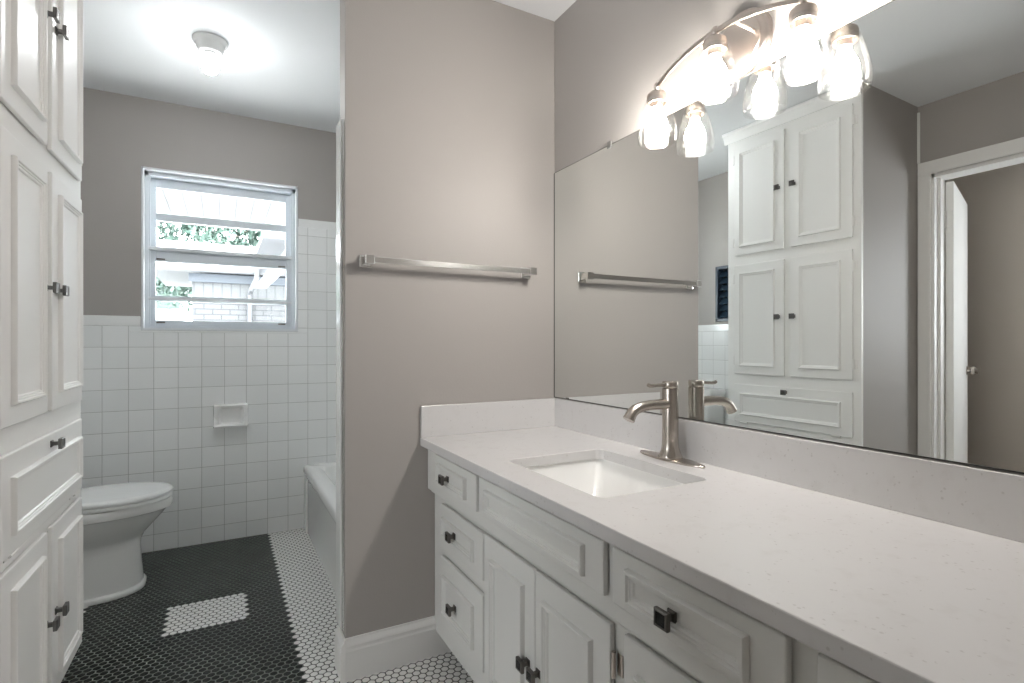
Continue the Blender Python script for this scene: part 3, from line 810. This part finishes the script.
# ------------------------------------------------------------------ toilet (faces +x)
TYC = 3.02
to = thing('toilet', (-0.55, TYC, 0), 'white toilet with closed lid beside the tall cabinet', 'toilet')
def egg(xb, xf, hw, z, n=40, p=2.25, split=0.52):
    xc = xb + (xf - xb) * (1 - split)
    pts = []
    for i in range(n):
        t = 2 * math.pi * i / n
        c, s_ = math.cos(t), math.sin(t)
        if c >= 0: x = xc + (xf - xc) * abs(c) ** (2 / 2.05); y = hw * math.copysign(abs(s_) ** (2 / 2.05), s_)
        else: x = xc - (xc - xb) * abs(c) ** (2 / p); y = hw * math.copysign(abs(s_) ** (2 / 2.05), s_)
        pts.append((x, TYC + y, z))
    return pts
def egg2(xb, xf, hw, z, pw):
    """blunter outline for the foot"""
    xc = (xb + xf) / 2; a = (xf - xb) / 2
    pts = []
    for i in range(40):
        t = 2 * math.pi * i / 40
        c, s_ = math.cos(t), math.sin(t)
        pts.append((xc + a * math.copysign(abs(c) ** (2 / pw), c), TYC + hw * math.copysign(abs(s_) ** (2 / pw), s_), z))
    return pts
rings = [egg2(-0.86, -0.311, 0.158, 0.0, 2.6), egg2(-0.86, -0.309, 0.160, 0.016, 2.6), egg2(-0.858, -0.313, 0.155, 0.022, 2.6), egg2(-0.855, -0.320, 0.146, 0.025, 2.6),
         egg2(-0.855, -0.324, 0.139, 0.08, 2.5), egg2(-0.855, -0.329, 0.130, 0.14, 2.4), egg2(-0.855, -0.331, 0.122, 0.190, 2.3), egg(-0.852, -0.328, 0.121, 0.218), egg(-0.85, -0.318, 0.132, 0.240), egg(-0.845, -0.298, 0.149, 0.265),
         egg(-0.84, -0.268, 0.165, 0.298), egg(-0.837, -0.240, 0.175, 0.330), egg(-0.835, -0.224, 0.179, 0.350), egg(-0.834, -0.218, 0.180, 0.3545), egg(-0.83, -0.207, 0.1865, 0.358), egg(-0.83, -0.205, 0.188, 0.366), egg(-0.83, -0.205, 0.188, 0.389), egg(-0.832, -0.209, 0.184, 0.397), egg(-0.80, -0.26, 0.13, 0.397)]
MB().loops(rings).build('bowl', M['porcelain'], to, smooth=50)
MB().loops([egg(-0.665, -0.213, 0.176, 0.399), egg(-0.665, -0.213, 0.176, 0.403), egg(-0.667, -0.205, 0.185, 0.4045), egg(-0.667, -0.205, 0.184, 0.414), egg(-0.665, -0.209, 0.180, 0.418)]).build('seat', M['plastic'], to, smooth=50)
MB().loops([egg(-0.665, -0.214, 0.176, 0.4185), egg(-0.665, -0.214, 0.176, 0.4225), egg(-0.667, -0.202, 0.187, 0.4235), egg(-0.667, -0.202, 0.187, 0.433), egg(-0.663, -0.210, 0.180, 0.4395), egg(-0.645, -0.24, 0.155, 0.442), egg(-0.55, -0.36, 0.06, 0.444)]).build('lid', M['plastic'], to, smooth=50)
for s_ in (-1, 1): MB().tube([(-0.675, TYC + s_ * 0.05, 0.42), (-0.675, TYC + s_ * 0.10, 0.42)], 0.012, 12).build('lid_hinge', M['plastic'], to, smooth=40)
tr0, tr1 = -1.008, -0.815
rings = [lvl(rr(tr0 + .01, TYC - 0.205, tr1 - .008, TYC + 0.205, 0.03), 0.400), lvl(rr(tr0, TYC - 0.215, tr1, TYC + 0.215, 0.035), 0.45), lvl(rr(tr0, TYC - 0.222, tr1 + 0.004, TYC + 0.222, 0.035), 0.735)]
MB().loops(rings).build('tank', M['porcelain'], to, smooth=50)
rings = [lvl(rr(tr0 - .006, TYC - 0.228, tr1 + 0.012, TYC + 0.228, 0.035), z) for z in (0.736, 0.764)] + [lvl(rr(tr0, TYC - 0.222, tr1 + 0.006, TYC + 0.222, 0.032), 0.772)]
MB().loops(rings).build('tank_lid', M['porcelain'], to, smooth=50)
MB().tube([(tr1 + 0.004, TYC - 0.15, 0.69), (tr1 + 0.018, TYC - 0.15, 0.69), (tr1 + 0.020, TYC - 0.10, 0.686)], [0.011, 0.009, 0.007], 12).build('flush_lever', M['chrome'], to, smooth=40)

# ------------------------------------------------------------------ bathtub
BX0, BX1, BY0, BY1 = 0.437, XR - 0.012, YP1 + 0.013, YB - 0.012
bt = thing('bathtub', ((BX0 + BX1) / 2, (BY0 + BY1) / 2, 0), 'white enamelled alcove bathtub behind the partition', 'bathtub')
rings = [lvl(rr(BX0 + 0.012, BY0, BX1, BY1, 0.004, 5), 0.0), lvl(rr(BX0 + 0.010, BY0, BX1, BY1, 0.004, 5), 0.315), lvl(rr(BX0 + 0.004, BY0, BX1, BY1, 0.004, 5), 0.332), lvl(rr(BX0, BY0, BX1, BY1, 0.004, 5), 0.345),
         lvl(rr(BX0, BY0, BX1, BY1, 0.004, 5), 0.368), lvl(rr(BX0 + 0.004, BY0 + 0.001, BX1 - 0.001, BY1 - 0.001, 0.006, 5), 0.379), lvl(rr(BX0 + 0.014, BY0 + 0.004, BX1 - 0.004, BY1 - 0.004, 0.012, 5), 0.3845),
         lvl(rr(BX0 + 0.075, BY0 + 0.055, BX1 - 0.05, BY1 - 0.07, 0.10, 5), 0.384), lvl(rr(BX0 + 0.092, BY0 + 0.07, BX1 - 0.065, BY1 - 0.085, 0.11, 5), 0.372),
         lvl(rr(BX0 + 0.11, BY0 + 0.09, BX1 - 0.085, BY1 - 0.13, 0.13, 5), 0.25), lvl(rr(BX0 + 0.135, BY0 + 0.12, BX1 - 0.11, BY1 - 0.22, 0.14, 5), 0.10), lvl(rr(BX0 + 0.19, BY0 + 0.18, BX1 - 0.16, BY1 - 0.30, 0.12, 5), 0.065)]
MB().loops(rings).build('shell', M['tub'], bt, smooth=45)
for ya, yb in ((BY1 - 0.10, BY1 - 0.001), (BY0 + 0.001, BY0 + 0.10)):
    MB().loops([[(BX0 + 0.012, y, 0.0), (BX0 + 0.001, y, 0.0), (BX0 + 0.001, y, 0.05), (BX0 + 0.003, y, 0.30), (BX0 + 0.0085, y, 0.325), (BX0 + 0.014, y, 0.325)] for y in (ya, yb)]).build('apron_post', M['tub'], bt, smooth=35)

# ------------------------------------------------------------------ soap dish
sd = thing('soap_dish', (0.048, ty0, 0.646), 'white ceramic soap dish set in the wall tile', 'soap dish')
def xz(pts, n): return [(x, ty0 - n, z) for x, z in pts]
x0, x1, z0, z1 = -0.041, 0.136, 0.650, 0.776
rings = [xz(rr(x0, z0, x1, z1, 0.004, 5), 0.0), xz(rr(x0, z0, x1, z1, 0.006, 5), 0.012), xz(rr(x0 + 0.003, z0 + 0.003, x1 - 0.003, z1 - 0.003, 0.008, 5), 0.028), xz(rr(x0 + 0.009, z0 + 0.008, x1 - 0.009, z1 - 0.008, 0.010, 5), 0.032),
         xz(rr(x0 + 0.024, z0 + 0.012, x1 - 0.024, z1 - 0.014, 0.016, 5), 0.029), xz(rr(x0 + 0.030, z0 + 0.016, x1 - 0.030, z1 - 0.021, 0.016, 5), 0.014), xz(rr(x0 + 0.036, z0 + 0.020, x1 - 0.036, z1 - 0.030, 0.014, 5), 0.003)]
MB().loops(rings).build('holder', M['porcelain'], sd, smooth=45)
tray = [[(x0 - 0.001, ty0 - 0.010, 0.647), (x1 + 0.001, ty0 - 0.010, 0.647), (x1 - 0.004, ty0 - 0.052, 0.647), (x0 + 0.004, ty0 - 0.052, 0.647)],
        [(x0 - 0.001, ty0 - 0.010, 0.655), (x1 + 0.001, ty0 - 0.010, 0.655), (x1 - 0.004, ty0 - 0.054, 0.658), (x0 + 0.004, ty0 - 0.054, 0.658)],
        [(x0 + 0.01, ty0 - 0.016, 0.662), (x1 - 0.01, ty0 - 0.016, 0.662), (x1 - 0.012, ty0 - 0.046, 0.657), (x0 + 0.012, ty0 - 0.046, 0.657)]]
m = MB().loops(tray)
for s0, s1 in ((x0 + 0.002, x0 + 0.016), (x1 - 0.016, x1 - 0.002)):      # sloping side cheeks
    m.loops([[(x, ty0 - 0.012, 0.655), (x, ty0 - 0.046, 0.655), (x, ty0 - 0.030, 0.705), (x, ty0 - 0.020, 0.735), (x, ty0 - 0.012, 0.745)] for x in (s0, s1)])
m.build('tray', M['porcelain'], sd)

# ------------------------------------------------------------------ bare-bulb ceiling lamp over the toilet room
cl = thing('ceiling_lamp', (-0.043, 2.665, H), 'white porcelain ceiling lampholder with a bare lit bulb', 'lamp')
MB().lathe([(0.068, 0.0), (0.069, -0.006), (0.066, -0.012), (0.058, -0.018), (0.053, -0.034), (0.050, -0.040), (0.048, -0.048), (0.042, -0.053), (0.026, -0.054), (0.024, -0.060), (0.0, -0.060)], (-0.043, 2.665, H), seg=40, cap1=False).build('lampholder', M['porcelain'], cl, smooth=35)
cb = MB().lathe([(0.020, -0.050), (0.020, -0.062), (0.0215, -0.070), (0.028, -0.084), (0.033, -0.100), (0.034, -0.112), (0.031, -0.126), (0.023, -0.138), (0.012, -0.1445), (0.0, -0.146)], (-0.043, 2.665, H), seg=28, cap1=False).build('bulb', [M['ceil_bulb'], M['ceil_neck']], cl, smooth=60)
for f in cb.data.polygons:
    if f.center.z > 0.146 - 0.114: f.material_index = 1

# ------------------------------------------------------------------ outside the window
struct(MB().box(-14, YB2 + 0.02, -0.55, 16, 34, -0.45).build('ground', M['concrete']), 'pale paved yard outside the window', 'ground')
struct(MB().box(-5.5, YB2 + 0.001, 2.25, 2.2, 5.72, 2.33).build('soffit_board', M['soffit']), 'white boarded soffit above the window outside', 'soffit')
MB()
struct(MB().box(-5.5, 5.72, 2.215, 2.2, 5.75, 2.42).build('trim_4', M['out_white']), 'white board along the outer edge of the soffit', 'trim')

nh = thing('neighbour_house', (3.2, 12.5, -0.45), 'white brick neighbouring house beyond the window', 'house')
MB().box(-0.50, 12.0, -0.45, 8.0, 16.0, 1.90).build('brick_wall', M['brick'], nh)
MB().box(-0.50, 12.02, 1.90, 8.0, 16.0, 2.36).build('siding_panel', M['siding'], nh)
MB().box(-0.55, 11.86, 2.30, 8.2, 12.02, 2.46).build('fascia', M['fascia'], nh)
MB().box(-1.25, 11.55, 2.46, 8.2, 11.70, 2.62, 0.03).build('gutter', M['out_white'], nh)
MB().loops([[(x, 11.60, 2.58), (x, 11.62, 2.66), (x, 14.0, 3.40), (x, 16.2, 2.66), (x, 16.2, 2.58)] for x in (-1.25, 8.2)]).build('roof', M['roof'], nh)
MB().tube([(0.62, 11.50, 2.60), (0.60, 11.50, 2.36), (0.52, 11.62, 2.18), (0.50, 11.94, 2.10), (0.50, 11.95, -0.4)], 0.05, 10).build('downspout', M['out_white'], nh, smooth=40)
# carport brace on the right
MB().loops([[(0.44, y, 1.98), (0.62, y, 1.98), (1.34, y, 2.74), (0.98, y, 2.74)] for y in (9.2, 9.36)]).build('porch_brace', M['out_white'], nh)
MB().box(0.55, 8.9, 2.72, 6.0, 11.6, 2.82).build('porch_roof', M['out_white'], nh)

g2 = thing('garage', (-3.4, 24.5, -0.45), 'pale green clapboard garage behind the tree', 'garage')
MB().box(-9.0, 23.0, -0.45, -1.35, 27.0, 3.2).build('wall', M['clap'], g2)
MB().loops([[(-9.4, y, 3.15), (-0.9, y, 3.15), (-0.9, y, 3.3), (-5.2, y, 4.9), (-9.4, y, 3.3)] for y in (22.6, 27.3)]).build('roof', M['roof'], g2)
fn = MB()
for k in range(26):
    fn.box(-5.0 + k * 0.172, 10.0, -0.45, -5.0 + k * 0.172 + 0.165, 10.03, 1.66, 0.004)
fn.box(-5.0, 10.03, 0.1, -0.53, 10.07, 0.2); fn.box(-5.0, 10.03, 1.3, -0.53, 10.07, 1.4)
tag(fn.build('board_fence', M['out_white']), 'white board fence between the yard and the garage', 'fence')

def tree(x, y, z0, h, spread, seed, label, nleaf):
    rnd = random.Random(seed)
    root = thing('tree', (x, y, z0), label, 'tree', None)
    tm = MB().tube([(x, y, z0), (x + 0.05, y, z0 + h * 0.3), (x + 0.15, y + 0.05, z0 + h * 0.55), (x + 0.1, y, z0 + h * 0.9)], [0.2, 0.16, 0.11, 0.04], 10)
    ends = []
    for k in range(9):
        a = rnd.uniform(0, 2 * math.pi); s_ = rnd.uniform(0.35, 0.7)
        p0 = Vector((x + 0.1, y, z0 + h * s_)); L = rnd.uniform(0.55, 1.0) * spread
        p1 = p0 + Vector((math.cos(a) * L * .5, math.sin(a) * L * .5, L * 0.35)); p2 = p0 + Vector((math.cos(a) * L, math.sin(a) * L, L * rnd.uniform(.3, .7)))
        tm.tube([p0, p1, p2], [0.07, 0.045, 0.015], 7); ends += [p1, p2, (p1 + p2) / 2]
    tm.build('trunk', M['bark'], root, smooth=60)
    bm = MB()
    for k in range(nleaf):
        c = rnd.choice(ends) + Vector((rnd.gauss(0, .33), rnd.gauss(0, .33), rnd.gauss(0, .28))) * spread * 0.55
        q = Euler((rnd.uniform(0, 6.3), rnd.uniform(0, 6.3), rnd.uniform(0, 6.3))).to_matrix()
        L = rnd.uniform(0.07, 0.14)
        pts = [(-L, 0, 0), (-L * .2, L * .42, 0.01), (L, 0, 0.02), (-L * .2, -L * .42, 0.01)]
        bm.bm.faces.new([bm.bm.verts.new(c + q @ Vector(p)) for p in pts])
    lv = bm.build('foliage', M['leaf'], root)
    return root
tree(-0.5, 19.8, -0.45, 7.6, 2.7, 5, 'leafy green tree rising behind the neighbouring gutter', 15000)
tree(-3.1, 14.6, -0.45, 4.4, 1.0, 9, 'small green tree at the window edge by the fence', 3500)
